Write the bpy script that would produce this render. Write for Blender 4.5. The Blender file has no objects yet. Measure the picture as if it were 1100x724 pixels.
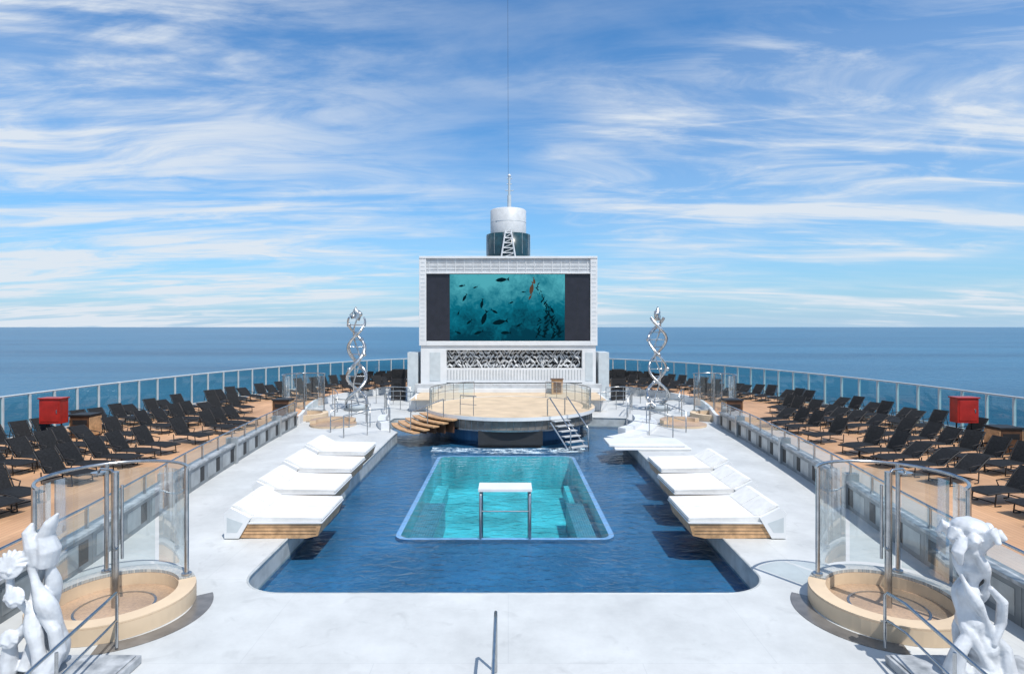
import bpy, bmesh, math, random
from mathutils import Vector, Matrix
random.seed(7)
R=math.radians
sc=bpy.context.scene
sc.view_settings.view_transform='Standard'
sc.view_settings.look='None'
sc.view_settings.exposure=0

# ------------------------------------------------------------ materials
def nt(name):
    m=bpy.data.materials.new(name); m.use_nodes=True
    n=m.node_tree; n.nodes.clear()
    o=n.nodes.new('ShaderNodeOutputMaterial')
    return m,n,o
def coords(n,kind='Object'):
    return n.nodes.new('ShaderNodeTexCoord').outputs[kind]
def mat(name,col,rough=.5,metal=0.,ns=3.,na=.12,bump=0.,bs=40.,spec=.5,col2=None,emit=0):
    m,n,o=nt(name); L=n.links
    b=n.nodes.new('ShaderNodeBsdfPrincipled')
    b.inputs['Roughness'].default_value=rough
    b.inputs['Metallic'].default_value=metal
    b.inputs['Specular IOR Level'].default_value=spec
    c=coords(n)
    t=n.nodes.new('ShaderNodeTexNoise'); t.inputs['Scale'].default_value=ns; t.inputs['Detail'].default_value=3
    L.new(c,t.inputs['Vector'])
    r=n.nodes.new('ShaderNodeValToRGB')
    r.color_ramp.elements[0].position=.3; r.color_ramp.elements[1].position=.7
    c2=col2 if col2 else tuple(min(1,x*(1+na)) for x in col)
    r.color_ramp.elements[0].color=tuple(x*(1-na) for x in col)+(1,)
    r.color_ramp.elements[1].color=tuple(c2)+(1,)
    L.new(t.outputs['Fac'],r.inputs[0]); L.new(r.outputs[0],b.inputs['Base Color'])
    if bump:
        t2=n.nodes.new('ShaderNodeTexNoise'); t2.inputs['Scale'].default_value=bs
        L.new(c,t2.inputs['Vector'])
        bp=n.nodes.new('ShaderNodeBump'); bp.inputs['Strength'].default_value=bump; bp.inputs['Distance'].default_value=.02
        L.new(t2.outputs['Fac'],bp.inputs['Height']); L.new(bp.outputs[0],b.inputs['Normal'])
    L.new(b.outputs[0],o.inputs[0])
    return m
def tile(name,c1,c2,mortar,scale,bw=.5,bh=.5,ms=.02,rough=.4,noise=.3,ns=.6,bump=.0,axis=None,off=0.):
    m,n,o=nt(name); L=n.links
    b=n.nodes.new('ShaderNodeBsdfPrincipled'); b.inputs['Roughness'].default_value=rough
    c=coords(n)
    if axis:
        mp=n.nodes.new('ShaderNodeMapping'); mp.inputs['Rotation'].default_value=axis
        L.new(c,mp.inputs[0]); c=mp.outputs[0]
    k=n.nodes.new('ShaderNodeTexBrick'); k.offset=off
    k.inputs['Color1'].default_value=c1+(1,); k.inputs['Color2'].default_value=c2+(1,)
    k.inputs['Mortar'].default_value=mortar+(1,); k.inputs['Scale'].default_value=scale
    k.inputs['Brick Width'].default_value=bw; k.inputs['Row Height'].default_value=bh; k.inputs['Mortar Size'].default_value=ms
    L.new(c,k.inputs['Vector'])
    t=n.nodes.new('ShaderNodeTexNoise'); t.inputs['Scale'].default_value=ns; t.inputs['Detail'].default_value=5
    L.new(c,t.inputs['Vector'])
    r=n.nodes.new('ShaderNodeMapRange'); r.inputs[1].default_value=.3; r.inputs[2].default_value=.7
    r.inputs[3].default_value=1-noise; r.inputs[4].default_value=1+noise*.4
    L.new(t.outputs['Fac'],r.inputs[0])
    mx=n.nodes.new('ShaderNodeVectorMath'); mx.operation='SCALE'
    L.new(k.outputs['Color'],mx.inputs[0]); L.new(r.outputs[0],mx.inputs['Scale'])
    L.new(mx.outputs[0],b.inputs['Base Color'])
    L.new(b.outputs[0],o.inputs[0]); return m
def glass(name,tint,refl=1.0,ior=1.45,dirt=.0):
    m,n,o=nt(name); L=n.links
    t=n.nodes.new('ShaderNodeBsdfTransparent'); t.inputs[0].default_value=tint+(1,)
    g=n.nodes.new('ShaderNodeBsdfGlossy'); g.inputs['Roughness'].default_value=.03
    g.inputs[0].default_value=(.9*refl,.95*refl,refl,1)
    f=n.nodes.new('ShaderNodeLayerWeight'); f.inputs[0].default_value=.35
    mr_=n.nodes.new('ShaderNodeMath'); mr_.operation='MULTIPLY_ADD'; mr_.inputs[1].default_value=.5; mr_.inputs[2].default_value=.05
    L.new(f.outputs['Fresnel'],mr_.inputs[0])
    mx=n.nodes.new('ShaderNodeMixShader'); L.new(mr_.outputs[0],mx.inputs[0]); L.new(t.outputs[0],mx.inputs[1]); L.new(g.outputs[0],mx.inputs[2])
    last=mx
    if dirt:
        d=n.nodes.new('ShaderNodeBsdfDiffuse'); d.inputs[0].default_value=(.75,.8,.82,1)
        m2=n.nodes.new('ShaderNodeMixShader'); m2.inputs[0].default_value=dirt
        L.new(mx.outputs[0],m2.inputs[1]); L.new(d.outputs[0],m2.inputs[2]); last=m2
    L.new(last.outputs[0],o.inputs[0]); return m

M={}
M['white']=mat('white_paint',(.64,.66,.68),.4,na=.06,ns=1.5)
M['steel']=mat('brushed_steel',(.46,.47,.48),.25,1.,na=.15,ns=8)
M['alu']=mat('painted_aluminium',(.48,.53,.56),.4,.0,na=.08)
M['black']=mat('black_mesh_fabric',(.014,.015,.017),.75,na=.4,ns=20,spec=.2)
M['blackframe']=mat('black_frame',(.018,.018,.02),.5,na=.2,spec=.3)
M['wood']=mat('teak_wood',(.48,.29,.15),.5,na=.3,ns=6)
M['cushion']=mat('white_cushion',(.66,.665,.66),.85,na=.08,ns=4,bump=.5,bs=5)
M['marble']=mat('grey_marble',(.25,.27,.29),.35,na=.3,ns=5,col2=(.46,.48,.50))
M['panel']=mat('grey_wall_panel',(.17,.195,.215),.35,na=.25,ns=2)
M['panel2']=mat('brushed_wall_inset',(.33,.36,.38),.3,.4,na=.25,ns=2)
M['red']=mat('red_gelcoat',(.32,.016,.010),.35,na=.25)
M['darkwood']=mat('dark_wood',(.09,.045,.025),.4,na=.3)
M['screenblack']=mat('unlit_led_panel',(.016,.016,.024),.35,na=.2)
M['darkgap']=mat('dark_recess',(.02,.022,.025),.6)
M['ledlight']=mat('louvre_grey',(.42,.44,.46),.5)
M['gridback']=mat('housing_backing',(.50,.52,.54),.5)
M['porcelain']=mat('white_glazed_sculpture',(.54,.565,.60),.28,na=.18,ns=5,bump=.4,bs=12)
M['chrome']=mat('polished_sculpture_metal',(.58,.58,.58),.25,1.,na=.3,ns=5,bump=.5,bs=15)
M['funnelteal']=mat('funnel_dark_glass',(.012,.045,.06),.25,na=.3)
M['funnelsilver']=mat('funnel_silver',(.52,.54,.56),.45,.0,na=.08)
M['cream']=mat('cream_stage_floor',(.56,.44,.31),.6,na=.14,ns=1.2)
M['stageband']=mat('stage_band_grey',(.19,.18,.17),.25,.3,na=.25)
M['greywall']=mat('pool_wall_grey',(.38,.41,.42),.4,na=.2,ns=3)
M['mosaic']=tile('tan_mosaic',(.44,.29,.18),(.32,.21,.14),(.52,.42,.33),14,ms=.03,noise=.35)
M['mosaicgrey']=tile('grey_mosaic',(.24,.28,.31),(.40,.40,.38),(.55,.54,.5),14,ms=.03,noise=.25)
M['bluetile']=tile('blue_pool_tile',(.022,.115,.26),(.034,.150,.31),(.05,.15,.29),5,ms=.018,noise=.35,ns=.5)
M['rimtile']=tile('pale_blue_rim_tile',(.22,.38,.72),(.27,.43,.75),(.4,.55,.75),8,ms=.03,noise=.15)
M['turq']=tile('turquoise_pool_tile',(.050,.46,.56),(.075,.53,.62),(.12,.5,.55),5,ms=.012,noise=.40,ns=.8)
M['benchtile']=tile('underwater_bench_tile',(.02,.12,.20),(.05,.20,.29),(.12,.32,.42),7,ms=.05,noise=.3)
M['tan']=tile('tan_deck_planks',(.50,.285,.155),(.57,.335,.185),(.32,.19,.11),1.0,bw=2.4,bh=.14,ms=.006,rough=.6,noise=.30,ns=.4,axis=(0,0,R(90)),off=.5)
M['glassfence']=glass('tinted_windscreen_glass',(.36,.64,.68),.8)
M['glass']=glass('clear_glass',(.82,.90,.91),.9,dirt=.05)

def deckmat():
    m,n,o=nt('white_deck_coating'); L=n.links
    b=n.nodes.new('ShaderNodeBsdfPrincipled'); b.inputs['Roughness'].default_value=.5
    c=coords(n)
    k=n.nodes.new('ShaderNodeTexBrick'); k.offset=.5
    k.inputs['Color1'].default_value=(.50,.52,.525,1); k.inputs['Color2'].default_value=(.52,.535,.54,1)
    k.inputs['Mortar'].default_value=(.45,.47,.48,1); k.inputs['Scale'].default_value=1
    k.inputs['Brick Width'].default_value=4.; k.inputs['Row Height'].default_value=3.; k.inputs['Mortar Size'].default_value=.006
    L.new(c,k.inputs['Vector'])
    t=n.nodes.new('ShaderNodeTexNoise'); t.inputs['Scale'].default_value=.6; t.inputs['Detail'].default_value=9; t.inputs['Roughness'].default_value=.72
    L.new(c,t.inputs['Vector'])
    r=n.nodes.new('ShaderNodeMapRange'); r.inputs[1].default_value=.3; r.inputs[2].default_value=.7; r.inputs[3].default_value=.82; r.inputs[4].default_value=1.12
    L.new(t.outputs['Fac'],r.inputs[0])
    # damp, slightly darker splash marks
    t3=n.nodes.new('ShaderNodeTexNoise'); t3.inputs['Scale'].default_value=1.6; t3.inputs['Detail'].default_value=7; t3.inputs['Distortion'].default_value=1.5
    L.new(c,t3.inputs['Vector'])
    r3=n.nodes.new('ShaderNodeMapRange'); r3.inputs[1].default_value=.60; r3.inputs[2].default_value=.70; r3.inputs[3].default_value=1; r3.inputs[4].default_value=.90
    L.new(t3.outputs['Fac'],r3.inputs[0])
    mm=n.nodes.new('ShaderNodeMath'); mm.operation='MULTIPLY'; L.new(r.outputs[0],mm.inputs[0]); L.new(r3.outputs[0],mm.inputs[1])
    s=n.nodes.new('ShaderNodeVectorMath'); s.operation='SCALE'; L.new(k.outputs['Color'],s.inputs[0]); L.new(mm.outputs[0],s.inputs['Scale'])
    L.new(s.outputs[0],b.inputs['Base Color'])
    L.new(b.outputs[0],o.inputs[0]); return m
M['deck']=deckmat()

def watermat():
    m,n,o=nt('pool_water'); L=n.links
    c=coords(n)
    t=n.nodes.new('ShaderNodeTexNoise'); t.inputs['Scale'].default_value=2.4; t.inputs['Detail'].default_value=4; t.inputs['Distortion'].default_value=.8
    mp=n.nodes.new('ShaderNodeMapping'); mp.inputs['Scale'].default_value=(1,1.5,1); L.new(c,mp.inputs[0]); L.new(mp.outputs[0],t.inputs['Vector'])
    bp=n.nodes.new('ShaderNodeBump'); bp.inputs['Strength'].default_value=.8; bp.inputs['Distance'].default_value=.09
    L.new(t.outputs['Fac'],bp.inputs['Height'])
    tr=n.nodes.new('ShaderNodeBsdfTransparent'); tr.inputs[0].default_value=(.82,.96,.98,1)
    g=n.nodes.new('ShaderNodeBsdfGlossy'); g.inputs['Roughness'].default_value=.03; L.new(bp.outputs[0],g.inputs['Normal'])
    f=n.nodes.new('ShaderNodeFresnel'); f.inputs[0].default_value=1.33; L.new(bp.outputs[0],f.inputs['Normal'])
    mx=n.nodes.new('ShaderNodeMixShader'); L.new(f.outputs[0],mx.inputs[0]); L.new(tr.outputs[0],mx.inputs[1]); L.new(g.outputs[0],mx.inputs[2])
    L.new(mx.outputs[0],o.inputs[0]); return m
M['water']=watermat()

def foammat():
    m,n,o=nt('water_foam'); L=n.links
    t=n.nodes.new('ShaderNodeTexNoise'); t.inputs['Scale'].default_value=3.2; t.inputs['Detail'].default_value=8
    mp=n.nodes.new('ShaderNodeMapping'); mp.inputs['Scale'].default_value=(.8,2.4,1); L.new(coords(n),mp.inputs[0]); L.new(mp.outputs[0],t.inputs['Vector'])
    r=n.nodes.new('ShaderNodeMapRange'); r.inputs[1].default_value=.45; r.inputs[2].default_value=.70; r.inputs[4].default_value=.9; L.new(t.outputs['Fac'],r.inputs[0])
    d=n.nodes.new('ShaderNodeBsdfDiffuse'); d.inputs[0].default_value=(.65,.78,.85,1)
    tr=n.nodes.new('ShaderNodeBsdfTransparent')
    mx=n.nodes.new('ShaderNodeMixShader'); L.new(r.outputs[0],mx.inputs[0]); L.new(tr.outputs[0],mx.inputs[1]); L.new(d.outputs[0],mx.inputs[2])
    L.new(mx.outputs[0],o.inputs[0]); return m
M['foam']=foammat()

def seamat():
    m,n,o=nt('sea_water'); L=n.links
    c=coords(n)
    b=n.nodes.new('ShaderNodeBsdfPrincipled'); b.inputs['Roughness'].default_value=.28; b.inputs['IOR'].default_value=1.33
    b.inputs['Specular IOR Level'].default_value=.5
    mp=n.nodes.new('ShaderNodeMapping'); mp.inputs['Scale'].default_value=(.0006,.0045,1); L.new(c,mp.inputs[0])
    t=n.nodes.new('ShaderNodeTexNoise'); t.inputs['Scale'].default_value=1; t.inputs['Detail'].default_value=10; t.inputs['Roughness'].default_value=.6; L.new(mp.outputs[0],t.inputs['Vector'])
    r=n.nodes.new('ShaderNodeValToRGB'); r.color_ramp.elements[0].position=.35; r.color_ramp.elements[1].position=.68
    r.color_ramp.elements[0].color=(.006,.070,.15,1); r.color_ramp.elements[1].color=(.030,.145,.26,1)
    L.new(t.outputs['Fac'],r.inputs[0]); L.new(r.outputs[0],b.inputs['Base Color'])
    w=n.nodes.new('ShaderNodeTexNoise'); w.inputs['Scale'].default_value=.08; w.inputs['Detail'].default_value=8; w.inputs['Roughness'].default_value=.65; L.new(c,w.inputs['Vector'])
    bp=n.nodes.new('ShaderNodeBump'); bp.inputs['Strength'].default_value=1.; bp.inputs['Distance'].default_value=4
    L.new(w.outputs['Fac'],bp.inputs['Height']); L.new(bp.outputs[0],b.inputs['Normal'])
    L.new(b.outputs[0],o.inputs[0]); return m
M['sea']=seamat()

def ledmat():
    m,n,o=nt('led_underwater_picture'); L=n.links
    c=coords(n)
    sx=n.nodes.new('ShaderNodeSeparateXYZ'); L.new(c,sx.inputs[0])
    t=n.nodes.new('ShaderNodeTexNoise'); t.inputs['Scale'].default_value=.45; t.inputs['Detail'].default_value=7; t.inputs['Roughness'].default_value=.65; L.new(c,t.inputs['Vector'])
    t2=n.nodes.new('ShaderNodeTexNoise'); t2.inputs['Scale'].default_value=2.6; t2.inputs['Detail'].default_value=6; t2.inputs['Distortion'].default_value=1.5; L.new(c,t2.inputs['Vector'])
    a=n.nodes.new('ShaderNodeMath'); a.operation='MULTIPLY_ADD'; a.inputs[1].default_value=.13; a.inputs[2].default_value=-.84
    L.new(sx.outputs['Z'],a.inputs[0])
    b=n.nodes.new('ShaderNodeMath'); b.operation='ADD'; L.new(a.outputs[0],b.inputs[0]); L.new(t.outputs['Fac'],b.inputs[1])
    e=n.nodes.new('ShaderNodeMath'); e.operation='MULTIPLY_ADD'; e.inputs[1].default_value=.35; L.new(t2.outputs['Fac'],e.inputs[0]); L.new(b.outputs[0],e.inputs[2])
    r=n.nodes.new('ShaderNodeValToRGB')
    r.color_ramp.elements[0].position=.40; r.color_ramp.elements[0].color=(.002,.045,.075,1)
    r.color_ramp.elements[1].position=.98; r.color_ramp.elements[1].color=(.08,.40,.47,1)
    k=r.color_ramp.elements.new(.66); k.color=(.004,.15,.22,1)
    L.new(e.outputs[0],r.inputs[0])
    em=n.nodes.new('ShaderNodeEmission'); em.inputs[1].default_value=1.0; L.new(r.outputs[0],em.inputs[0])
    L.new(em.outputs[0],o.inputs[0]); return m
M['led']=ledmat()
def emat(name,col):
    m,n,o=nt(name); e=n.nodes.new('ShaderNodeEmission'); e.inputs[0].default_value=col+(1,); n.links.new(e.outputs[0],o.inputs[0]); return m
M['fish']=emat('led_fish_silhouette',(.001,.014,.022))
M['diver']=emat('led_diver_brown',(.10,.055,.035))

# ------------------------------------------------------------ mesh builder
class MB:
    def __init__(s): s.v=[];s.f=[];s.m=[];s.s=[];s.mats=[]
    def mi(s,k):
        if k not in s.mats: s.mats.append(k)
        return s.mats.index(k)
    def add(s,vs,fs,k,smooth=False,T=None):
        o=len(s.v); i=s.mi(k)
        s.v+= [tuple(T@Vector(v)) if T else tuple(v) for v in vs]
        for f in fs: s.f.append([a+o for a in f]); s.m.append(i); s.s.append(smooth)
    def box(s,x0,x1,y0,y1,z0,z1,k,T=None):
        v=[(x,y,z) for z in(z0,z1) for x,y in((x0,y0),(x1,y0),(x1,y1),(x0,y1))]
        s.add(v,[(3,2,1,0),(4,5,6,7),(0,1,5,4),(1,2,6,5),(2,3,7,6),(3,0,4,7)],k,False,T)
    def prism(s,poly,z0,z1,k,T=None,ks=None):
        n=len(poly); v=[(p[0],p[1],z0) for p in poly]+[(p[0],p[1],z1) for p in poly]
        s.add(v,[list(range(n))[::-1],list(range(n,2*n))],k,False,T)
        s.add(v,[(i,(i+1)%n,n+(i+1)%n,n+i) for i in range(n)],ks or k,False,T)
    def xprism(s,poly,x0,x1,k,T=None):
        n=len(poly); v=[(x0,p[0],p[1]) for p in poly]+[(x1,p[0],p[1]) for p in poly]
        s.add(v,[list(range(n)),list(range(n,2*n))[::-1]]+[(i,(i+1)%n,n+(i+1)%n,n+i)[::-1] for i in range(n)],k,False,T)
    def yprism(s,poly,y0,y1,k,T=None):
        n=len(poly); v=[(p[0],y0,p[1]) for p in poly]+[(p[0],y1,p[1]) for p in poly]
        s.add(v,[list(range(n)),list(range(n,2*n))[::-1]]+[(i,(i+1)%n,n+(i+1)%n,n+i)[::-1] for i in range(n)],k,False,T)
    def tube(s,pts,r,k,seg=8,closed=False,T=None,flat=1.):
        P=[Vector(p) for p in pts]; n=len(P); vs=[];up=Vector((0,0,1))
        rr=r if isinstance(r,(list,tuple)) else [r]*n
        nrm=None
        for i,p in enumerate(P):
            if closed: t=P[(i+1)%n]-P[i-1]
            else: t=(P[min(i+1,n-1)]-P[max(i-1,0)])
            t.normalize()
            if nrm is None:
                nrm=t.cross(up)
                if nrm.length<.1: nrm=t.cross(Vector((1,0,0)))
            nrm=(nrm-t*nrm.dot(t)).normalized(); b=t.cross(nrm)
            for j in range(seg):
                a=2*math.pi*j/seg; vs.append(p+nrm*math.cos(a)*rr[i]+b*math.sin(a)*rr[i]*flat)
        fs=[]
        for i in range(n if closed else n-1):
            for j in range(seg):
                a=i*seg+j;b2=i*seg+(j+1)%seg;c=((i+1)%n)*seg+(j+1)%seg;d=((i+1)%n)*seg+j
                fs.append((a,b2,c,d))
        s.add(vs,fs,k,True,T)
        if not closed:
            s.add(vs,[tuple(range(seg))[::-1],tuple(range((n-1)*seg,n*seg))],k,False,T)
    def lathe(s,prof,cx,cy,k,seg=48,T=None,smooth=True):
        vs=[(cx+r*math.cos(2*math.pi*j/seg),cy+r*math.sin(2*math.pi*j/seg),z) for r,z in prof for j in range(seg)]
        fs=[(i*seg+j,i*seg+(j+1)%seg,(i+1)*seg+(j+1)%seg,(i+1)*seg+j) for i in range(len(prof)-1) for j in range(seg)]
        s.add(vs,fs,k,smooth,T)
    def disc(s,cx,cy,r,z0,z1,k,seg=64,ks=None,T=None):
        s.prism([(cx+r*math.cos(2*math.pi*j/seg),cy+r*math.sin(2*math.pi*j/seg)) for j in range(seg)],z0,z1,k,T,ks)
    def sheet(s,cx,cy,r,z0,z1,a0,a1,k,seg=10):
        A=[R(a0+(a1-a0)*i/seg) for i in range(seg+1)]
        vs=[(cx+r*math.cos(a),cy+r*math.sin(a),z) for z in(z0,z1) for a in A]; n=seg+1
        s.add(vs,[(i,i+1,n+i+1,n+i) for i in range(seg)],k,True)
    def arc(s,cx,cy,r0,r1,z0,z1,a0,a1,k,seg=32,ks=None,T=None):
        A=[R(a0+(a1-a0)*i/seg) for i in range(seg+1)]
        for i in range(seg):
            q=[(cx+r*math.cos(a),cy+r*math.sin(a)) for r,a in((r0,A[i]),(r1,A[i]),(r1,A[i+1]),(r0,A[i+1]))]
            v=[(x,y,z0) for x,y in q]+[(x,y,z1) for x,y in q]
            s.add(v,[(3,2,1,0),(4,5,6,7)],k,False,T)
            sf=[(1,2,6,5),(3,0,4,7)]
            if i==0 and abs(a1-a0)<360: sf.append((0,1,5,4))
            if i==seg-1 and abs(a1-a0)<360: sf.append((2,3,7,6))
            s.add(v,sf,ks or k,False,T)
    def ball(s,c,r,k,T=None,seg=10,sc3=(1,1,1)):
        vs=[];fs=[];rg=seg//2+1
        for i in range(rg+1):
            p=math.pi*i/rg
            for j in range(seg):
                a=2*math.pi*j/seg
                vs.append((c[0]+r*sc3[0]*math.sin(p)*math.cos(a),c[1]+r*sc3[1]*math.sin(p)*math.sin(a),c[2]+r*sc3[2]*math.cos(p)))
        for i in range(rg):
            for j in range(seg): fs.append((i*seg+j,(i+1)*seg+j,(i+1)*seg+(j+1)%seg,i*seg+(j+1)%seg))
        s.add(vs,fs,k,True,T)
    def mesh(s,name):
        me=bpy.data.meshes.new(name); me.from_pydata(s.v,[],s.f)
        for k in s.mats: me.materials.append(M[k])
        me.polygons.foreach_set('material_index',s.m); me.polygons.foreach_set('use_smooth',s.s)
        me.update(); return me
    def build(s,name,parent=None,bevel=0,loc=None):
        ob=bpy.data.objects.new(name,s.mesh(name)); sc.collection.objects.link(ob)
        if parent: ob.parent=parent
        if loc: ob.location=loc
        if bevel:
            b=ob.modifiers.new('bevel','BEVEL'); b.width=bevel; b.segments=2; b.limit_method='ANGLE'; b.angle_limit=R(40)
        return ob
def empty(name,loc=(0,0,0)):
    e=bpy.data.objects.new(name,None); e.location=loc; sc.collection.objects.link(e); e.empty_display_size=.3; return e
def inst(me,name,loc,rz=0,sx=1):
    o=bpy.data.objects.new(name,me); o.location=loc; o.rotation_euler=(0,0,rz); o.scale=(sx,1,1); sc.collection.objects.link(o); return o
def polyfill(name,loops,z,k,parent=None):
    bm=bmesh.new(); es=[]
    for lp in loops:
        vs=[bm.verts.new((p[0],p[1],z)) for p in lp]
        es+=[bm.edges.new((vs[i],vs[(i+1)%len(vs)])) for i in range(len(vs))]
    bmesh.ops.triangle_fill(bm,use_beauty=True,use_dissolve=False,edges=es)
    for f in bm.faces:
        if f.normal.z<0: f.normal_flip()
    me=bpy.data.meshes.new(name); bm.to_mesh(me); bm.free(); me.materials.append(M[k])
    ob=bpy.data.objects.new(name,me); sc.collection.objects.link(ob)
    if parent: ob.parent=parent
    return ob
def catmull(P,per=12):
    out=[]; P=[Vector(p) for p in P]; Q=[2*P[0]-P[1]]+P+[2*P[-1]-P[-2]]
    for i in range(1,len(Q)-2):
        for j in range(per):
            t=j/per; a,b,c,d=Q[i-1:i+3]
            out.append(.5*((2*b)+(c-a)*t+(2*a-5*b+4*c-d)*t*t+(3*b-a-3*c+d)*t**3))
    out.append(P[-1]); return out
def resample(P,step):
    L=[0]
    for i in range(1,len(P)): L.append(L[-1]+(P[i]-P[i-1]).length)
    n=max(1,round(L[-1]/step)); out=[]; j=0
    for k in range(n+1):
        s=L[-1]*k/n
        while j<len(L)-2 and L[j+1]<s: j+=1
        t=(s-L[j])/max(1e-9,L[j+1]-L[j]); out.append(P[j].lerp(P[j+1],min(1,max(0,t))))
    return out

# ------------------------------------------------------------ outlines
TZ=.42
half=[(-20.4,-6),(-20.4,8),(-20.35,20),(-20.1,25),(-19.5,30.5),(-17.8,37.5),(-14.6,45.5),(-8.8,53),(0,56.5)]
fence=catmull([(x,y,0) for x,y in half]+[(-x,y,0) for x,y in half[-2::-1]],10)
fence_r=resample(fence,1.25)
inner_half=[(-8.5,-6),(-8.55,6),(-8.8,12),(-9.75,18.7),(-10.45,26),(-10.75,31),(-11.6,35),(-12.0,39),(-10.6,43),(-7.5,46),(0,47.5)]
inner=catmull([(x,y,0) for x,y in inner_half]+[(-x,y,0) for x,y in inner_half[-2::-1]],6)

def arcpts(cx,cy,r,a0,a1,n=12):
    return [(cx+r*math.cos(R(a0+(a1-a0)*i/n)),cy+r*math.sin(R(a0+(a1-a0)*i/n))) for i in range(n+1)]
PF=11.36; PL=-5.22; PR=5.05; SY=32.2
pool=arcpts(PL+.95,PF+.95,.95,180,270)+arcpts(PR-.95,PF+.95,.95,270,360)
pool+= [(PR+.1,18),(5.3,27.4)]+arcpts(.1,SY,6.4,-34,8,14)+[(4.0,33.5),(-4.0,33.5)]+arcpts(.1,SY,6.4,172,213,14)+[(-5.3,27.4),(PL-.03,18)]
icx=-.09
inn=arcpts(icx-2.5,16.1,.4,180,270,5)+arcpts(icx+2.5,16.1,.4,270,360,5)+arcpts(icx+2.5,25.5,.4,0,90,5)+arcpts(icx-2.5,25.5,.4,90,180,5)
inn2=arcpts(icx-2.5,16.1,.26,180,270,5)+arcpts(icx+2.5,16.1,.26,270,360,5)+arcpts(icx+2.5,25.5,.26,0,90,5)+arcpts(icx-2.5,25.5,.26,90,180,5)

deck=polyfill('main_deck',[[(p.x,p.y) for p in inner],pool],0,'deck')
U=[(p.x,p.y) for p in fence]+[(p.x,p.y) for p in inner[::-1]]
polyfill('sun_terrace_deck',[U],TZ,'tan')
b=MB(); n=len(fence)
vs=[(p.x,p.y,TZ-.005) for p in fence]+[(p.x*1.01,p.y*1.01,-50) for p in fence]
b.add(vs,[(i,i+1,n+i+1,n+i) for i in range(n-1)]+[(n-1,0,n,2*n-1)],'white'); b.build('ship_hull')

# pool
wl=-.45
b=MB(); n=len(pool)
def wall(b,loop,z0,z1,k):
    n=len(loop); b.add([(p[0],p[1],z0) for p in loop]+[(p[0],p[1],z1) for p in loop],[(i,(i+1)%n,n+(i+1)%n,n+i) for i in range(n)],k)
pe=empty('swimming_pool')
FL=-.62
wall(b,pool,-.50,0,'greywall'); wall(b,pool,FL,-.50,'bluetile')
wall(b,inn,FL,-.52,'bluetile'); wall(b,inn2,-1.9,-.52,'turq')
b.build('pool_walls',pe)
polyfill('shallow_floor',[pool,inn],FL,'bluetile',pe)
polyfill('inner_rim',[inn,inn2],-.52,'rimtile',pe)
polyfill('inner_floor',[inn2],-1.9,'turq',pe)
b=MB()
for s in(-1,1):
    x0,x1=sorted((icx+s*2.755,icx+s*2.05)); b.box(x0,x1,16.4,20.6,-1.89,-1.0,'benchtile'); 
    x0,x1=sorted((icx+s*2.755,icx+s*2.3)); b.box(x0,x1,20.7,24.2,-1.89,-1.35,'turq')
b.build('underwater_benches',pe)
w=polyfill('water_surface',[pool],wl,'water',pe)
bm=bmesh.new(); bmesh.ops.create_grid(bm,x_segments=120,y_segments=20,size=1)
for v in bm.verts:
    x,y=v.co.x,v.co.y
    v.co=Vector((x*3.4,27.2-.7*math.cos(x*1.2)+y*.55,wl+.008+random.random()**3*.07*(1-abs(y))))
me=bpy.data.meshes.new('cascade_foam'); bm.to_mesh(me); bm.free(); me.materials.append(M['foam'])
o=bpy.data.objects.new('cascade_foam',me); sc.collection.objects.link(o); o.parent=pe
b=MB()
b.tube([(p[0],p[1],-.016) for p in pool],.03,'greywall',6,closed=True)
b.build('coping',pe)

# ------------------------------------------------------------ fence
b=MB()
zt=TZ+1.78
for i,p in enumerate(fence_r):
    q=fence_r[min(i+1,len(fence_r)-1)]-fence_r[max(i-1,0)]; a=math.atan2(q.y,q.x)
    T=Matrix.Translation(p)@Matrix.Rotation(a,4,'Z')
    b.box(-.03,.03,-.06,.06,TZ,zt-.03,'alu',T)
    if i<len(fence_r)-1:
        d=fence_r[i+1]-p; l=d.length; a=math.atan2(d.y,d.x); T=Matrix.Translation(p)@Matrix.Rotation(a,4,'Z')
        b.add([(.04,0,TZ+.12),(l-.04,0,TZ+.12),(l-.04,0,zt-.06),(.04,0,zt-.06)],[(0,1,2,3)],'glassfence',False,T)
        b.box(.04,l-.04,-.03,.03,TZ+.04,TZ+.115,'alu',T)
b.tube([(p.x,p.y,zt) for p in fence_r],.04,'alu',8)
b.build('glass_windscreen_fence')

# ------------------------------------------------------------ low divider wall with glass
for s in(-1,1):
    L=[Vector((p.x*(-s),p.y,0)) for p in inner if p.x<0 and 5.5<=p.y<=30.5]
    L=resample(L,1.35)
    b=MB()
    for i,p in enumerate(L):
        q=L[min(i+1,len(L)-1)]-L[max(i-1,0)]; T=Matrix.Translation(p)@Matrix.Rotation(math.atan2(q.y,q.x),4,'Z')
        b.box(-.03,.03,-.03,.03,.76,1.20,'steel',T)
        if i%4==0: b.box(-.10,.10,-.19,.19,.002,.95,'panel2',T)
        if i<len(L)-1:
            d=L[i+1]-p; l=d.length; T=Matrix.Translation(p)@Matrix.Rotation(math.atan2(d.y,d.x),4,'Z')
            b.box(.004,l-.004,-.11,.11,-.02,.69,'panel',T)
            b.box(-.002,l+.002,-.16,.16,.693,.755,'marble',T)
            b.add([(.05,0,.78),(l-.05,0,.78),(l-.05,0,1.15),(.05,0,1.15)],[(0,1,2,3)],'glass',False,T)
            b.box(.15,l*.62,-.118,.118,.12,.58,'panel2',T); b.box(l*.62+.05,l-.15,-.116,.116,.12,.58,'darkgap',T)
    b.tube([(p.x,p.y,1.21) for p in L],.028,'steel',8)
    b.build('divider_wall')
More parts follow.
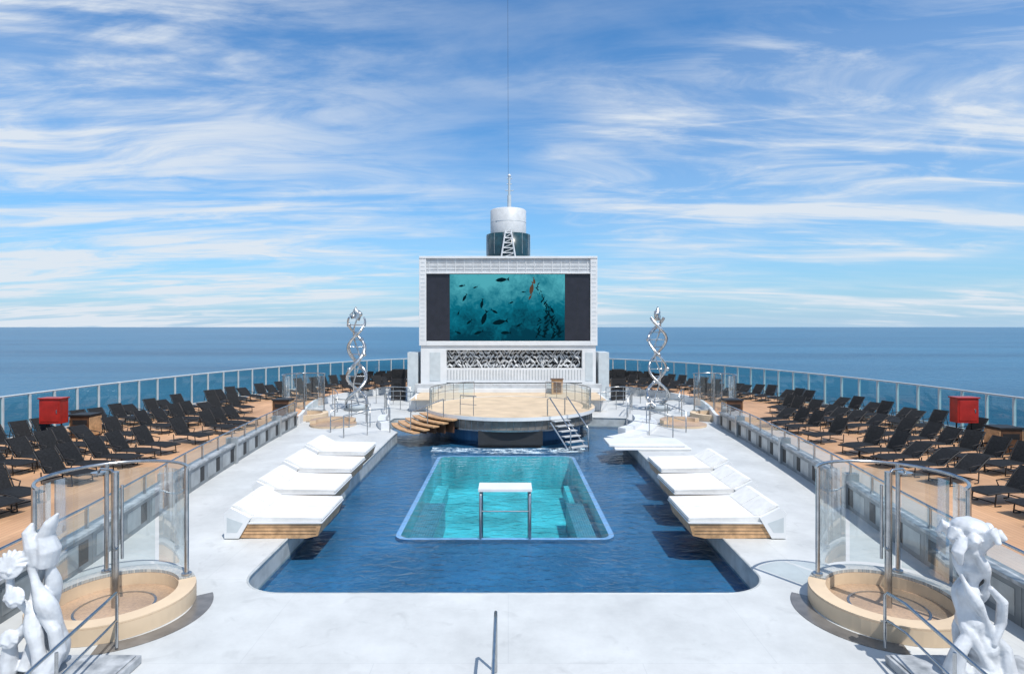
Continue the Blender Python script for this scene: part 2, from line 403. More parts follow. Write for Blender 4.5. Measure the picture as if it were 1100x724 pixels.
for s in(-1,1):
    L=[Vector((p.x*(-s),p.y,0)) for p in inner if p.x<=0 and p.y>=30.4]
    b=MB()
    for i in range(len(L)-1):
        d=L[i+1]-L[i]; l=d.length; T=Matrix.Translation(L[i])@Matrix.Rotation(math.atan2(d.y,d.x),4,'Z')
        b.box(0,l,-.08,.08,-.01,TZ+.03,'white',T)
    b.build('terrace_kerb')

# ------------------------------------------------------------ daybeds
def daybed():
    b=MB()
    W=1.95
    b.yprism([(-1.95,.0),(-1.2,-.02),(-.40,-.02),(-.12,.04),(-.03,.33),(-1.95,.33)],.05,W-.05,'wood')
    for i in range(1,4): b.box(-1.9,-.16,.042,.048,.0+i*.08,.007+i*.08,'darkwood')
    b.yprism([(-1.8,.333),(-.04,.333),(.0,.35),(.0,.375),(-1.8,.375)],.02,W-.02,'white')
    for y0,y1 in((.05,W/2-.012),(W/2+.012,W-.05)):
        b.yprism([(-1.72,.378),(-.06,.378),(-.01,.41),(-.03,.46),(-.9,.475),(-1.72,.50)],y0,y1,'cushion')
    b.yprism([(-2.3,.0),(-1.96,.0),(-1.75,.36),(-1.68,.48),(-2.16,.72),(-2.3,.60)],.0,W,'white')
    for y0,y1 in((.10,W/2-.012),(W/2+.012,W-.10)):
        b.yprism([(-1.73,.506),(-1.60,.503),(-2.06,.76),(-2.18,.745)],y0,y1,'cushion')
    b.yprism([(-2.24,.14),(-2.0,.14),(-1.86,.36),(-2.24,.5)],-.004,.0,'alu')
    return b
dbm=None
rows=[(14.25,-4.38),(16.7,-4.78),(19.2,-4.98),(21.8,-5.15)]
for s,rw in((-1,rows),(1,[(14.25,4.24),(16.7,4.58),(19.2,4.85)])):
    for y,x in rw:
        if dbm is None:
            dbm=daybed().mesh('poolside_daybed')
        o=inst(dbm,'poolside_daybed',(x,y,.024),R(random.uniform(-.6,.6)),1 if s<0 else -1)
        bv=o.modifiers.new('bevel','BEVEL'); bv.width=.03; bv.segments=3; bv.limit_method='ANGLE'; bv.angle_limit=R(30)

# ------------------------------------------------------------ black sun loungers
def lounger(top_a):
    b=MB()
    a0=R(top_a); back=[(.30+t*math.cos(a0),.31+t*math.sin(a0)+.03*math.sin(t*4)) for t in(.25,.5,.72)]
    seat=[(-.95,.30),(-.5,.34),(.0,.33),(.30,.31)]+back
    top=[(y-.01,z+.03) for y,z in seat]
    b.xprism(seat+top[::-1],-.28,.28,'black')
    ty,tz=back[-1]
    for x in(-.32,.32):
        b.tube([(x,y,z+.015) for y,z in seat],.022,'blackframe',6)
        b.tube([(x,-.70,.32),(x,-.74,.02),(x,-.55,.015)],.018,'blackframe',5)
        b.tube([(x,.42,.34),(x,.40,.02),(x,.25,.015)],.018,'blackframe',5)
        b.tube([(x,.10,.32),(x,.02,.50),(x,.35,.53),(x,.50,.54)],.018,'blackframe',5)
        b.tube([(x*.9,back[1][0],back[1][1]),(x*.9,.72,.28)],.014,'blackframe',5)
    for y,z in((-.95,.315),(ty,tz+.015),(-.74,.1),(.40,.1)): b.tube([(-.32,y,z),(.32,y,z)],.018,'blackframe',5)
    return b.mesh('sun_lounger')
lms=[lounger(55),lounger(48),lounger(34),lounger(55)]
def offset(P,d):
    out=[]
    for i,p in enumerate(P):
        t=(P[min(i+1,len(P)-1)]-P[max(i-1,0)]).normalized(); nrm=Vector((t.y,-t.x,0)); out.append((p+nrm*d,nrm))
    return out
for off,ymin in((1.75,9),(4.5,9),(7.3,10)):
    O=offset(fence_r,off); Q=resample([o[0] for o in O],1.04)
    for i,p in enumerate(Q):
        if p.y<ymin or abs(p.x)<8.0: continue
        if off>6 and (p.y>38 or (i%6==4 and p.y>22)): continue
        if i%8==6: continue
        if p.y>46 and off>3 : continue
        t=(Q[min(i+1,len(Q)-1)]-Q[max(i-1,0)]).normalized(); outw=Vector((-t.y,t.x,0))
        if abs(p.x)<12.3 and p.y<42: continue
        if 29.5<p.y<36.5 and abs(p.x)<14.2: continue
        a=math.atan2(outw.y,outw.x)-math.pi/2
        skew=R(14)*(1 if p.x<0 else -1)
        inst(random.choice(lms),'sun_lounger',(p.x+random.uniform(-.2,.2),p.y+random.uniform(-.08,.08),TZ+.002),a-skew+R(random.uniform(-8,8)))

# ------------------------------------------------------------ shower stations
def shower(mir):
    b=MB()
    b.arc(0,0,.98,1.28,.004,.26,30,390,'mosaic',56,'cream')
    b.arc(0,0,1.00,1.26,.263,.32,35,200,'mosaicgrey',30)
    b.arc(0,0,.985,1.275,.263,.29,200,395,'cream',30)
    b.disc(0,0,.975,.004,.05,'mosaic',48)
    b.arc(0,0,.60,.64,.052,.06,0,360,'steel',40)
    b.arc(.22,-.12,1.10,1.42,.002,.012,-75,35,'stageband',24)
    zt=2.38
    for a in(40,130,225):
        x,y=1.14*math.cos(R(a)),1.14*math.sin(R(a)); b.tube([(x,y,.3),(x,y,zt)],.04,'steel',12); b.disc(x,y,.09,.325,.36,'steel',16)
    b.tube([(1.14*math.cos(R(a)),1.14*math.sin(R(a)),zt) for a in range(30,236,6)],.03,'steel',8)
    for a0,a1 in((44,84),(88,127),(133,176),(180,221)):
        b.sheet(0,0,1.14,.42,zt-.12,a0,a1,'glass',10)
    b.tube([(0,0,.05),(0,0,2.44)],.06,'steel',14)
    b.tube([(.11,.02,.9),(.11,.02,2.2)],.025,'steel',8)
    b.tube([(0,0,2.36),(-.1,.05,2.46),(-.35,.15,2.46),(-.42,.18,2.40)],.022,'steel',8)
    b.disc(-.42,.18,.12,2.36,2.39,'steel',20)
    b.tube([(.06,-.04,1.1),(.06,-.12,1.1)],.03,'steel',8)
    return b.mesh('shower_station')
sm=shower(0)
for x,y,m in((-6.95,10.7,1),(6.72,10.7,-1),(-11.2,33.2,1),(11.3,33.2,-1)):
    inst(sm,'shower_station',(x,y,0.0),0,m)

# ------------------------------------------------------------ stage
st=empty('round_stage'); SX=.1; SR=4.3
b=MB()
b.disc(SX,SY,SR,.765,.80,'cream',96); b.arc(SX,SY,SR+.003,SR+.16,.66,.83,0,360,'cream',96,'white')
b.disc(SX,SY,SR,.18,.76,'stageband',96)
b.arc(SX,SY,SR+.003,SR+.06,.15,.22,0,360,'steel',96)
for j in range(40):
    a=R(180+j*4.5+2); b.tube([(SX+(SR+.01)*math.cos(a),SY+(SR+.01)*math.sin(a),.22),(SX+(SR+.01)*math.cos(a),SY+(SR+.01)*math.sin(a),.66)],.012,'steel',5)
b.disc(SX,SY,3.7,-.62,.178,'bluetile',96)
b.build('platform',st)
b=MB(); b.box(-1.4,1.6,28.05,28.9,-.5,.175,'darkgap'); b.build('cascade_opening',st)
b=MB(); b.box(-5.9,5.9,36.0,40.6,0.01,.70,'white'); b.box(-5.7,5.7,35.3,39.2,.703,.745,'cream'); b.build('stage_back_floor',st)
b=MB()
for k in range(5):
    b.arc(SX,SY,SR+.17+.34*k,SR+.55+.34*k,.60-.14*k,.66-.14*k,198-k*1.5,236-k*3,'wood',16)
    b.arc(SX,SY,SR+.20+.34*k,SR+.26+.34*k,.0,.597-.14*k,200-k*1.5,234-k*3,'darkwood',16)
for k in(0,2,4):
    a=R(226-k*2); x,y=SX+(SR+.3+.34*k)*math.cos(a),SY+(SR+.3+.34*k)*math.sin(a); b.tube([(x,y,.6-.14*k),(x,y,1.55-.14*k)],.025,'steel',6)
b.tube([(SX+(SR+.3+.34*k)*math.cos(R(226-k*2)),SY+(SR+.3+.34*k)*math.sin(R(226-k*2)),1.55-.14*k) for k in(0,1,2,3,4)],.028,'steel',8)
b.build('wooden_steps',st)
b=MB()
T=Matrix.Translation((SX,SY,0))@Matrix.Rotation(R(-59),4,'Z')
for k in range(6):
    b.box(SR+.16+.26*k,SR+.44+.26*k,-.45,.45,.60-.2*k,.64-.2*k,'ledlight',T)
for y in(-.5,.5):
    b.tube([(SR-.1,y,.8),(SR-.1,y,1.6),(SR+.1,y,1.68),(SR+1.5,y,.55),(SR+1.7,y,.4),(SR+1.7,y,-.6)],.03,'steel',8,T=T)
    b.tube([(SR+.16,y,.55),(SR+1.6,y,-.55)],.03,'white',8,T=T)
b.build('pool_access_stair',st)
b=MB()
for a0,a1 in((120,200),(-20,60),(236,250)):
    for z in(1.75,1.35):
        b.tube([(SX+(SR-.05)*math.cos(R(a)),SY+(SR-.05)*math.sin(R(a)),z) for a in range(a0,a1+1,4)]+[],.025 if z>1.5 else .013,'steel',6)
    for a in range(a0,a1+1,10):
        x,y=SX+(SR-.05)*math.cos(R(a)),SY+(SR-.05)*math.sin(R(a)); b.tube([(x,y,.8),(x,y,1.75)],.02,'steel',6)
    if a1-a0>40: b.sheet(SX,SY,SR-.05,.86,1.68,a0+1,a1-1,'glass',16)
b.build('stage_balustrade',st)

for s in(-1,1):
    for k,(xa,ya,xb,yb) in enumerate(((5.6,28.6,7.4,27.2),(6.9,30.2,9.6,33.5),(5.4,35.4,7.6,37.5),(7.4,31.5,8.4,28.6),(10.0,35.4,11.2,38.6),(6.2,38.4,8.6,39.4),(6.6,33.4,7.4,36.2))):
        b=MB()
        p=Vector((s*xa,ya,0)); q=Vector((s*xb,yb,0)); r=p.lerp(q,.5)
        b.tube([p,p+Vector((0,0,1.15)),r+Vector((0,0,1.15)),q+Vector((0,0,1.0)),q],.028,'steel',8)
        b.tube([p+Vector((0,0,.6)),q+Vector((0,0,.55))],.016,'steel',6); b.tube([r,r+Vector((0,0,1.15))],.022,'steel',6)
        b.build('deck_handrail')
b=MB()
b.arc(SX,SY,6.5,6.9,.0,.34,-40,0,'white',30)
b.arc(SX,SY,6.9,7.6,.0,.16,-52,5,'white',30)
b.build('curved_white_kerb')
b=MB()
b.box(4.3,7.4,24.4,26.3,.004,.10,'white'); b.box(4.1,7.2,24.6,26.1,.103,.22,'white'); b.build('low_white_platform',bevel=.03)
b=MB(); b.arc(SX,SY,6.5,6.9,.0,.34,180,205,'white',30); b.build('curved_white_kerb')
for s in(-1,1):
    b=MB(); b.disc(s*8.9,30.8,1.15,.004,.10,'mosaic',40,'cream'); b.arc(s*8.9,30.8,.85,1.15,.103,.28,30,200,'mosaic',30,'cream'); b.build('round_mosaic_bench')

# ------------------------------------------------------------ screen building
se=empty('outdoor_cinema_screen')
Y=40.
b=MB()
b.box(-5.9,5.9,Y+.25,Y+2.4,3.75,9.5,'white')
b.box(-5.9,-5.43,Y,Y+.248,3.75,9.5,'white'); b.box(5.43,5.9,Y,Y+.248,3.75,9.5,'white')
b.box(-5.9,5.9,Y-.03,Y+.25,9.503,9.66,'white')
b.box(-5.43,5.43,Y,Y+.248,3.75,4.05,'white')
b.box(-5.43,5.43,Y+.1,Y+.248,8.5,9.5,'gridback')
b.box(-5.43,5.43,Y-.01,Y+.1,8.5,8.58,'white')
b.build('frame',se,bevel=.02)
b=MB()
for i in range(19):
    x=-5.25+i*10.5/18; b.box(x-.02,x+.02,Y+.07,Y+.098,8.585,9.495,'white')
for z in(8.8,9.03,9.26): b.box(-5.42,5.42,Y+.075,Y+.095,z-.012,z+.012,'white')
for s in(-1,1):
    for i in range(20): b.box(s*5.66-.14,s*5.66+.14,Y-.01,Y-.003,4.1+i*.27,4.13+i*.27,'alu')
b.build('lattice_panel',se)
b=MB(); b.box(-5.43,5.43,Y+.12,Y+.248,4.053,8.497,'screenblack')
for x in(-4.65,4.6): b.box(x-.01,x+.01,Y+.112,Y+.119,4.06,8.49,'darkgap')
b.build('unlit_screen_margin',se)
b=MB(); b.add([(-3.88,Y+.10,4.08),(3.75,Y+.10,4.08),(3.75,Y+.10,8.47),(-3.88,Y+.10,8.47)],[(0,1,2,3)],'led'); b.build('led_picture',se)
b=MB()
def fish(x,z,s,ang,k='fish'):
    pts=[(-1,0),(-.5,.28),(.1,.36),(.6,.2),(.85,.05),(1.25,.35),(1.15,0),(1.25,-.32),(.85,-.05),(.5,-.22),(0,-.34),(-.6,-.25)]
    c,sn=math.cos(R(ang)),math.sin(R(ang)); n=len(pts)
    b.add([(x+s*(c*p-sn*q),Y+.094,z+s*(sn*p+c*q)) for p,q in pts],[list(range(n))],k)
for x,z,s,a in((-.45,8.1,.42,5),(-2.9,6.9,.26,60),(-1.75,6.5,.30,80),(-1.6,5.55,.46,70),(-.6,5.3,.48,10),(-.9,6.0,.24,150),(-2.6,5.3,.22,40),(-3.1,7.7,.2,10),(.2,6.6,.16,200),(-2.2,7.6,.15,20),(.7,5.1,.2,30),(-.2,4.6,.32,0),(2.9,6.1,.25,120),(1.0,7.3,.13,0),(-3.3,5.9,.15,70),(-2.0,4.6,.3,20),(-3.3,4.6,.2,160)):
    fish(x,z,s,a)
random.seed(3)
for x0,top in((2.2,7.9),(2.55,6.6),(2.9,5.7),(1.9,5.6)):
    zz=4.35
    while zz<top:
        x=x0+.22*math.sin(zz*1.3+x0*3)-(zz-4)*.10+.3
        fish(x+random.uniform(-.1,.1),zz,random.uniform(.10,.22)*(1.2-(zz-4)/6),random.choice((60,110,140,20))+random.uniform(-20,20)); zz+=.13
fish(1.55,7.5,.40,78,'diver'); fish(1.72,8.02,.22,100,'diver'); fish(1.45,6.95,.2,60,'diver')
b.build('picture_fish_and_kelp',se)
b=MB()
b.box(-5.8,5.8,Y+.9,Y+2.4,.7,3.745,'white')
b.box(-5.8,-4.1,Y+.1,Y+.898,.7,3.745,'white'); b.box(4.9,5.8,Y+.1,Y+.898,.7,3.745,'white')
b.box(-4.1,4.9,Y+.1,Y+.898,3.45,3.745,'white'); b.box(-4.1,4.9,Y+.1,Y+.898,1.3,2.25,'white')
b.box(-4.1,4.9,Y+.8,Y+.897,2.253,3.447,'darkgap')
b.box(-6.1,6.1,Y-.6,Y+.095,.75,1.25,'ledlight')
b.box(-5.9,5.9,Y-.9,Y-.603,.748,1.0,'white')
b.box(-5.2,-4.5,Y+.08,Y+.098,1.4,3.3,'alu'); b.box(5.1,5.6,Y+.08,Y+.098,1.4,3.3,'alu')
for s in(-1,1): b.box(s*6.35-.35,s*6.35+.35,Y+.2,Y+2.,.01,3.3,'alu')
b.build('screen_plinth_building',se,bevel=.02)
b=MB()
for i in range(45): 
    x=-4.0+i*.2; b.box(x-.03,x+.03,Y+.07,Y+.097,1.5,2.15,'ledlight')
b.build('louvres',se)
b=MB()
for r_ in range(4):
    for i in range(58):
        x=-4.0+i*.153+random.uniform(-.03,.03); z=2.42+r_*.29+random.uniform(-.04,.04); a=random.choice((-1,1))*random.uniform(25,60); l=random.uniform(.12,.22)
        T=Matrix.Translation((x,Y+.45+random.uniform(-.15,.15),z))@Matrix.Rotation(R(a),4,'Y')@Matrix.Rotation(R(random.uniform(-40,40)),4,'Z')
        b.add([(-.03,0,-l),(.03,.02,-l),(.065,.03,0),(.03,.0,l),(-.03,-.02,l),(-.065,-.03,0)],[(0,1,2,3,4,5)],'funnelsilver',False,T)
b.build('wave_relief_sculpture',se)
b=MB(); b.box(2.75,3.45,38.2,38.8,.75,1.65,'wood'); b.box(2.7,3.5,38.15,38.85,1.653,1.70,'darkwood'); b.box(2.85,3.35,38.19,38.197,.85,1.5,'darkwood'); b.build('wooden_lectern',bevel=.02)
for s in(-1,1):
    b=MB(); x=s*7.5
    b.box(x-.45,x+.45,41,41.7,0.003,1.5,'blackframe'); b.box(x-.4,x+.4,41.05,41.65,1.503,2.1,'black')
    for z_,y_,r_ in((.95,41,.3),(1.8,41.05,.18)):
        b.lathe([(r_,0),(r_*.9,.03),(r_*.4,.01),(0,.02)],0,0,'black',20,T=Matrix.Translation((x,y_,z_))@Matrix.Rotation(R(90),4,'X'))
    b.build('loudspeaker_stack',bevel=.02)

# ------------------------------------------------------------ funnel + mast
fe=empty('ship_funnel'); fy=49.
k=fy/650
b=MB(); z=lambda y:5-(y-351)*k
b.lathe([(1.72,TZ),(1.75,z(277)),(1.77,z(253)),(1.2,z(252.5))],0,fy,'funnelteal',48)
b.lathe([(1.44,z(253)),(1.44,z(227)),(1.35,z(226)),(0,z(226))],0,fy,'funnelsilver',48)
b.lathe([(1.442,z(240)-.02),(1.455,z(240)),(1.442,z(240)+.02)],0,fy,'alu',48)
for j in range(14):
    a=2*math.pi*j/14; x,y=1.77*math.cos(a),fy+1.77*math.sin(a); b.tube([(x,y,z(275)),(x,y,z(253))],.012,'alu',5)
b.build('funnel_casing',fe)
b=MB()
for s in(-1,1): b.tube([(s*.55,fy-2.0,z(280)),(s*.22,fy-1.9,z(252))],.07,'white',6)
for i in range(6):
    zz=z(280)+(z(252)-z(280))*i/5.5; w_=.55-.33*i/5.5
    b.tube([(-w_,fy-1.95,zz),(w_,fy-1.95,zz)],.045,'white',6)
    b.tube([(-w_,fy-1.95,zz),(w_*.9,fy-1.95,zz+.35)],.03,'white',5)
b.tube([(-.22,fy-1.9,z(252)),(-.22,fy-1.0,z(252))],.05,'white',6)
b.build('lattice_ladder',fe)
b=MB()
b.tube([(.08,fy,z(226)),(.08,fy,z(210))],.16,'alu',10); b.tube([(.08,fy,z(210)),(.08,fy,z(188))],.09,'alu',8)
for zz,w_ in((z(205),.35),(z(198),.22),(z(192),.2)): b.tube([(.08-w_,fy,zz),(.08+w_,fy,zz)],.035,'alu',6)
b.ball((.08,fy,z(189)),.14,'white')
b.tube([(.0,fy,z(188)),(-.05,fy,z(-40))],.010,'blackframe',5)
b.build('mast_and_antenna',fe)

# ------------------------------------------------------------ helix sculptures
def helix():
    b=MB(); H=5.3
    for ph in(0,math.pi):
        pts=[];rr=[]
        for i in range(61):
            t=i/60; a=ph+t*2*math.pi*1.6; r=.60*(1-.25*t)+.06*math.sin(t*9)
            pts.append((r*math.cos(a),r*math.sin(a),.25+t*H)); rr.append(.085*(1-.35*t))
        b.tube(pts,rr,'chrome',8,flat=1.6)
    pts=[(.18*math.cos(t*.35+1),.18*math.sin(t*.35+1),.25+t*.088*2) for t in range(31)]
    b.tube(pts,.045,'chrome',8)
    for i in range(1,12):
        t=i/12; a=t*2*math.pi*1.6; r=.60*(1-.25*t)
        b.tube([(r*math.cos(a),r*math.sin(a),.25+t*H),(-r*math.cos(a),-r*math.sin(a),.25+t*H)],.03,'chrome',6)
        if i%2: b.ball((r*math.cos(a)*1.1,r*math.sin(a)*1.1,.25+t*H),.13,'chrome')
    b.disc(0,0,.75,.0,.14,'panel',32); b.disc(0,0,.55,.143,.26,'alu',32)
    b.tube([(0,0,5.45),(.12,0,5.65),(.05,0,5.85),(-.1,0,6.02),(-.02,0,6.2)],[.2,.16,.2,.12,.03],'chrome',10)
    b.ball((.2,0,5.75),.16,'chrome'); b.ball((-.2,0,5.62),.14,'chrome')
    b.tube([(-.25,0,5.5),(-.38,0,5.7),(-.2,0,5.9)],[.07,.08,.03],'chrome',8)
    return b.mesh('helix_sculpture')
hm=helix()
inst(hm,'helix_sculpture',(-9.15,36.5,0),0); inst(hm,'helix_sculpture',(9.0,36.5,0),R(60),-1)

# ------------------------------------------------------------ white organic sculptures in front
def organic(name,loc,build,rz=0,mir=1):
    b=MB(); build(b); ob=b.build(name); ob.location=loc; ob.scale=(mir,1,1); ob.rotation_euler=(0,0,rz)
    r=ob.modifiers.new('fuse','REMESH'); r.mode='VOXEL'; r.voxel_size=.014; r.use_smooth_shade=True
    s=ob.modifiers.new('soft','SMOOTH'); s.iterations=3; s.factor=.5
    return ob
def sL(b):
    sw=lambda z,p,a:(a*math.sin(z*2.4+p),a*math.cos(z*2.4+p))
    for ph,r0 in((0,.13),(2.1,.11),(4.2,.12)):
        pts=[];rr=[]
        for i in range(28):
            t=i/27; z=.05+t*1.65; x,y=sw(z,ph,.17*(1-.4*t)); pts.append((x+.06*math.sin(z*3)+.1*t,y,z)); rr.append(r0*(1.15-.65*t+.22*math.sin(t*14+ph)))
        b.tube(pts,rr,'porcelain',12)
    b.tube([(.1,0,1.50),(.14,0,1.72),(.08,0,1.93),(.16,0,2.10),(.26,0,2.24)],[.16,.18,.14,.11,.02],'porcelain',12,flat=.7)
    b.tube([(.0,-.05,1.55),(-.02,-.08,1.8),(-.10,-.08,2.0),(-.06,-.05,2.12)],[.12,.12,.08,.02],'porcelain',10)
    # scallop shells
    for c,r,a in(((-.24,-.20,1.58),.20,20),((-.14,-.27,1.16),.14,-10),((-.27,-.2,.55),.13,10)):
        T=Matrix.Translation(c)@Matrix.Rotation(R(72),4,'X')@Matrix.Rotation(R(a),4,'Z')
        b.ball((0,0,0),r*.95,'porcelain',T=T,seg=20,sc3=(1,1,.22))
        for j in range(11):
            an=R(-20+j*22); b.tube([(0,-r*.5,r*.18),(r*.55*math.cos(an),r*.55*math.sin(an),r*.22),(r*1.05*math.cos(an),r*1.05*math.sin(an),.0)],[.012,.02,.024],'porcelain',6,T=T)
        b.ball((0,-r*.45,r*.15),r*.22,'porcelain',T=T,seg=8)
    b.tube([(-.05,-.1,.9),(-.25,-.2,1.2),(-.3,-.15,1.5)],[.07,.06,.05],'porcelain',8)
    b.tube([(.1,-.1,.9),(.3,-.12,.65),(.34,-.1,.35),(.2,-.15,.05)],[.07,.09,.10,.13],'porcelain',10)
    b.tube([(-.1,-.1,.7),(-.32,-.12,.45),(-.36,-.1,.05)],[.07,.09,.13],'porcelain',10)
def sR(b):
    pts=[(.1,0,.0),(.15,0,.3),(.05,0,.6),(-.05,0,.9),(-.02,0,1.2),(.03,0,1.5),(-.02,0,1.75),(-.02,0,1.95)]
    P=catmull(pts,5); n=len(P)
    b.tube(P,[.25-.13*min(1,2*i/n)+.03*math.sin(i*1.1)+(.13*max(0,(i/n-.72)/.28)) for i in range(n)],'porcelain',16)
    for ph in(0,2,4):
        pts=[(.02+.17*math.sin(z*3.3+ph),.17*math.cos(z*3.3+ph),z) for z in [i*.07 for i in range(27)]]
        b.tube(pts,[.09-.05*i/27+.025*math.sin(i*.9) for i in range(27)],'porcelain',10)
    for j in range(8):
        a=2*math.pi*j/8+.3; c,s=math.cos(a),math.sin(a)
        b.tube([(.04*c,.04*s,1.75),(.22*c,.2*s,1.95),(.34*c,.3*s,2.02+.06*math.sin(j*2.3)),(.40*c,.36*s,1.93)],[.1,.10,.08,.035],'porcelain',10)
    b.ball((-.02,0,2.06),.24,'porcelain',sc3=(1,1,.55),seg=14)
    b.tube([(-.2,-.15,1.95),(-.34,-.2,1.78),(-.28,-.18,1.6)],[.09,.08,.03],'porcelain',8)
    b.tube([(.1,-.2,1.3),(.28,-.2,1.1),(.3,-.15,.8),(.16,-.2,.5)],[.04,.07,.07,.04],'porcelain',8)
    b.tube([(-.05,-.1,.7),(-.28,-.15,.4),(-.33,-.1,.05)],[.07,.1,.14],'porcelain',10)
    b.tube([(.1,-.1,.7),(.38,-.1,.4),(.42,-.1,.05)],[.07,.1,.14],'porcelain',10)
organic('white_coral_sculpture',(-6.62,8.55,.13),sL)
organic('white_coral_sculpture',(6.5,8.5,.13),sR)
for x0,x1 in((-7.6,-5.45),(5.6,7.6)):
    b=MB(); b.box(x0,x1,7.2,9.0,.004,.13,'marble'); b.box(x0+.05,x1-.05,7.25,8.95,.133,.16,'marble'); b.build('marble_plinth',bevel=.015)

# ------------------------------------------------------------ foreground stair handrails
def rail(pts,posts,mid=True):
    b=MB(); b.tube(pts,.024,'steel',10)
    if mid: b.tube([(x,y,z-.42) for x,y,z in pts[1:]],.018,'steel',8)
    for p in posts: b.tube([p,(p[0],p[1],pts[1][2])],.022,'steel',10); b.disc(p[0],p[1],.06,p[2],p[2]+.02,'steel',16)
    return b.build('steel_handrail')
rail([(-6.05,9.35,.05),(-6.05,9.35,.86),(-6.03,9.30,.91),(-5.95,8.9,.92),(-5.68,7.2,.92),(-5.2,4.5,.92)],[(-5.75,7.7,0),(-5.3,5,0)])
rail([(5.82,9.35,.05),(5.82,9.35,.86),(5.83,9.30,.91),(5.85,8.9,.92),(5.62,7.2,.92),(5.3,4.5,.92)],[(5.68,7.7,0),(5.3,5,0)])
rail([(-.18,8.75,.02),(-.18,8.75,.84),(-.18,8.70,.90),(-.18,8.4,.91),(-.18,7.0,.91),(-.18,4.5,.91)],[(-.18,4.6,0)],False)

# ------------------------------------------------------------ pool bench frame
b=MB()
for x in(-.72,.56):
    b.tube([(x,15.75,-.62),(x,15.75,.58),(x,15.82,.68),(x,16.3,.68),(x,16.37,.58),(x,16.37,-1.9)],.04,'steel',8)
b.box(-.78,.62,15.72,16.4,.715,.78,'white')
b.tube([(-.72,15.75,.2),(.56,15.75,.2)],.02,'steel',8)
b.build('pool_massage_frame')

# ------------------------------------------------------------ red cabinets, bins
for x,y in((-18.1,24.1),(18.3,24.3)):
    b=MB()
    b.box(-.42,.42,-.22,.22,.75,1.72,'red'); b.box(-.36,.36,-.235,-.222,.83,1.64,'red'); b.box(-.46,.46,-.26,.26,1.723,1.77,'red')
    b.box(.26,.30,-.25,-.237,1.15,1.3,'steel')
    for s in(-.3,.3): b.tube([(s,0,0),(s,0,.75)],.03,'blackframe',6)
    b.box(-.4,.4,-.2,.2,0,.03,'blackframe'); b.build('red_lifebuoy_cabinet',bevel=.03,loc=(x,y,TZ))
for x,y in((-17.6,25.2),(18.0,22.0),(-11.3,30.4),(11.2,30.3)):
    b=MB(); b.box(-.4,.4,-.35,.35,.0,.9,'darkwood'); b.box(-.44,.44,-.39,.39,.903,.97,'blackframe'); b.box(-.3,.3,-.356,-.352,.55,.75,'blackframe')
    for s in(-.41,.41): b.box(s-.015,s+.015,-.36,.36,.1,.85,'wood')
    b.build('towel_bin',bevel=.015,loc=(x,y,TZ))
def chair():
    b=MB(); b.box(-.3,.3,-.3,.3,.38,.46,'black'); b.xprism([(.22,.46),(.30,.46),(.38,.95),(.31,.95)],-.3,.3,'black')
    for x in(-.3,.3):
        b.tube([(x,-.28,0),(x,-.28,.66),(x,.28,.68)],.02,'blackframe',5); b.tube([(x,.28,0),(x,.30,.7)],.02,'blackframe',5)
    return b.mesh('black_armchair')
cm=chair()
for s in(-1,1):
    for i in range(5):
        for j in range(3):
            inst(cm,'black_armchair',(s*(7.6+i*.95)+random.uniform(-.1,.1),47.8+j*1.2-i*.25+random.uniform(-.1,.1),TZ+.002),R(random.uniform(-40,40)))

# ------------------------------------------------------------ sea
b=MB(); Rr=90000
b.add([(Rr*math.cos(2*math.pi*i/128),Rr*math.sin(2*math.pi*i/128),-50) for i in range(128)],[list(range(128))],'sea'); b.build('sea')

# ------------------------------------------------------------ sun + sky
az=math.atan2(.42,-.62)
el=R(60)
d=Vector((math.sin(az)*math.cos(el),math.cos(az)*math.cos(el),math.sin(el)))
sl=bpy.data.lights.new('sun','SUN'); sl.energy=4.8; sl.angle=R(.5); sl.color=(1,.95,.88)
so=bpy.data.objects.new('sun',sl); so.rotation_euler=d.to_track_quat('Z','Y').to_euler(); sc.collection.objects.link(so); so.location=(0,0,60)
w=bpy.data.worlds.new('World'); sc.world=w; w.use_nodes=True; n=w.node_tree; L=n.links; n.nodes.clear()
o=n.nodes.new('ShaderNodeOutputWorld'); bg=n.nodes.new('ShaderNodeBackground'); bg.inputs[1].default_value=.088
sky=n.nodes.new('ShaderNodeTexSky'); sky.sky_type='NISHITA'; sky.sun_disc=False; sky.sun_elevation=el; sky.sun_rotation=az
sky.altitude=0; sky.air_density=1.0; sky.dust_density=.4; sky.ozone_density=1.5
tc=n.nodes.new('ShaderNodeTexCoord'); sp=n.nodes.new('ShaderNodeSeparateXYZ'); L.new(tc.outputs['Generated'],sp.inputs[0])
def mth(op,a,b_=None,c=None):
    q=n.nodes.new('ShaderNodeMath'); q.operation=op
    for i,v in enumerate((a,b_,c)):
        if v is None: continue
        if isinstance(v,(int,float)): q.inputs[i].default_value=v
        else: L.new(v,q.inputs[i])
    return q.outputs[0]
zp=mth('MAXIMUM',sp.outputs['Z'],0)
tm=n.nodes.new('ShaderNodeVectorMath'); tm.operation='MULTIPLY'; L.new(sky.outputs[0],tm.inputs[0]); tm.inputs[1].default_value=(.62,1.38,1.92)
hz=mth('POWER',2.718,mth('MULTIPLY',zp,-8.0))
hz=mth('MULTIPLY',hz,.97)
hm_=n.nodes.new('ShaderNodeMix'); hm_.data_type='RGBA'; L.new(hz,hm_.inputs[0]); L.new(tm.outputs[0],hm_.inputs[6]); hm_.inputs[7].default_value=(4.9,7.0,9.1,1)
zc=mth('ADD',zp,.10)
u=mth('DIVIDE',sp.outputs['X'],zc); v=mth('DIVIDE',sp.outputs['Y'],zc)
cb=n.nodes.new('ShaderNodeCombineXYZ'); L.new(u,cb.inputs[0]); L.new(v,cb.inputs[1])
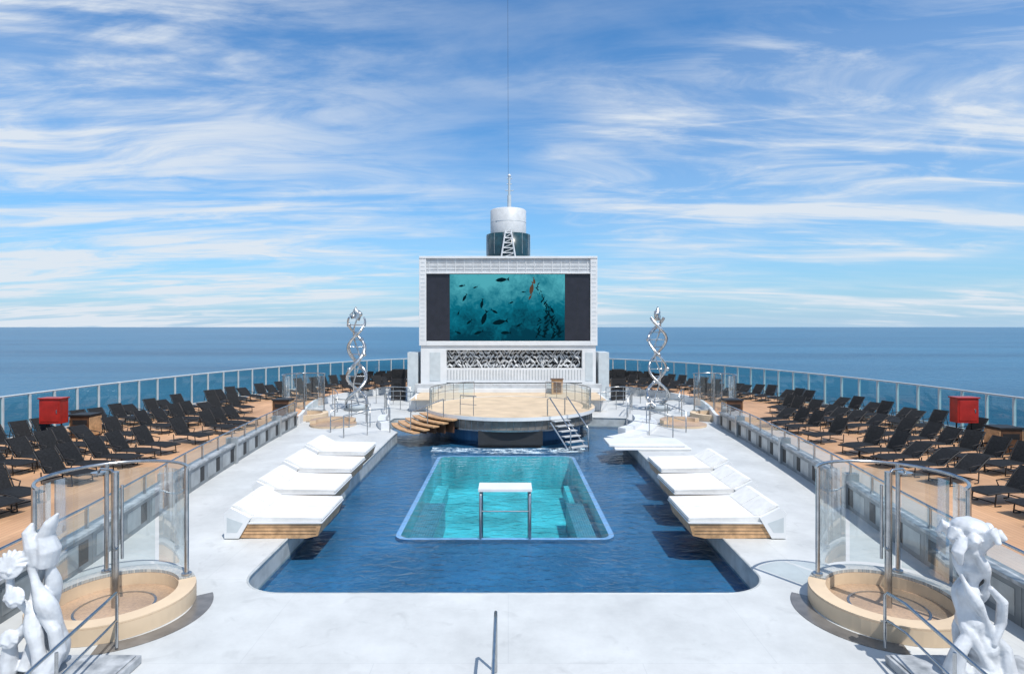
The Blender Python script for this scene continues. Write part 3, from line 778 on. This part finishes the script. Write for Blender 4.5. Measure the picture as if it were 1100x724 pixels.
def noise(scale,rot,mscale,detail,rough,dist,loc=(0,0,0)):
    mp=n.nodes.new('ShaderNodeMapping'); mp.inputs['Rotation'].default_value=(0,0,R(rot)); mp.inputs['Scale'].default_value=mscale; mp.inputs['Location'].default_value=loc
    L.new(cb.outputs[0],mp.inputs[0]); t=n.nodes.new('ShaderNodeTexNoise'); t.inputs['Scale'].default_value=scale
    t.inputs['Detail'].default_value=detail; t.inputs['Roughness'].default_value=rough; t.inputs['Distortion'].default_value=dist
    L.new(mp.outputs[0],t.inputs['Vector']); return t.outputs['Fac']
def mr(x,a,b_,c=0,d_=1):
    q=n.nodes.new('ShaderNodeMapRange'); q.interpolation_type='SMOOTHSTEP'; L.new(x,q.inputs[0])
    for i,k_ in enumerate((a,b_,c,d_)): q.inputs[i+1].default_value=k_
    return q.outputs[0]
n1=noise(1.0,-14,(.40,1.5,1),9,.62,.8,(3,1,0))
n2=noise(1.0,8,(.38,.5,1),3,.5,.3,(8,2,0))
n3=noise(1.0,20,(1.3,3.0,1),8,.62,1.2,(0,5,0))
streak=mr(n1,.42,.70); big=mr(n2,.40,.62); fine=mr(n3,.45,.75)
cl=mth('MULTIPLY',streak,mth('MULTIPLY_ADD',big,.95,.18))
cl=mth('ADD',cl,mth('MULTIPLY',fine,mth('MULTIPLY_ADD',big,.5,.07)))
cl=mth('ADD',cl,mth('MULTIPLY',big,.12))
cl=mth('ADD',cl,mth('MULTIPLY',mr(sp.outputs['X'],.05,-.55,0,.75),mth('MULTIPLY',mr(n1,.36,.56),mr(n3,.28,.58))))
cl=mth('MINIMUM',cl,.93)
mx=n.nodes.new('ShaderNodeMix'); mx.data_type='RGBA'; L.new(cl,mx.inputs[0]); L.new(hm_.outputs[2],mx.inputs[6]); mx.inputs[7].default_value=(8.6,9.3,10.1,1)
L.new(mx.outputs[2],bg.inputs[0]); L.new(bg.outputs[0],o.inputs[0])
w.cycles.sampling_method='MANUAL'; w.cycles.sample_map_resolution=256

# ------------------------------------------------------------ camera
cd=bpy.data.cameras.new('camera'); cam=bpy.data.objects.new('camera',cd); sc.collection.objects.link(cam)
cam.location=(0,0,5); cam.rotation_euler=(R(90),0,0)
cd.sensor_width=36; cd.lens=36*650/1100; cd.shift_x=4/1100; cd.shift_y=-11/1100
cd.clip_start=.1; cd.clip_end=300000
sc.camera=cam
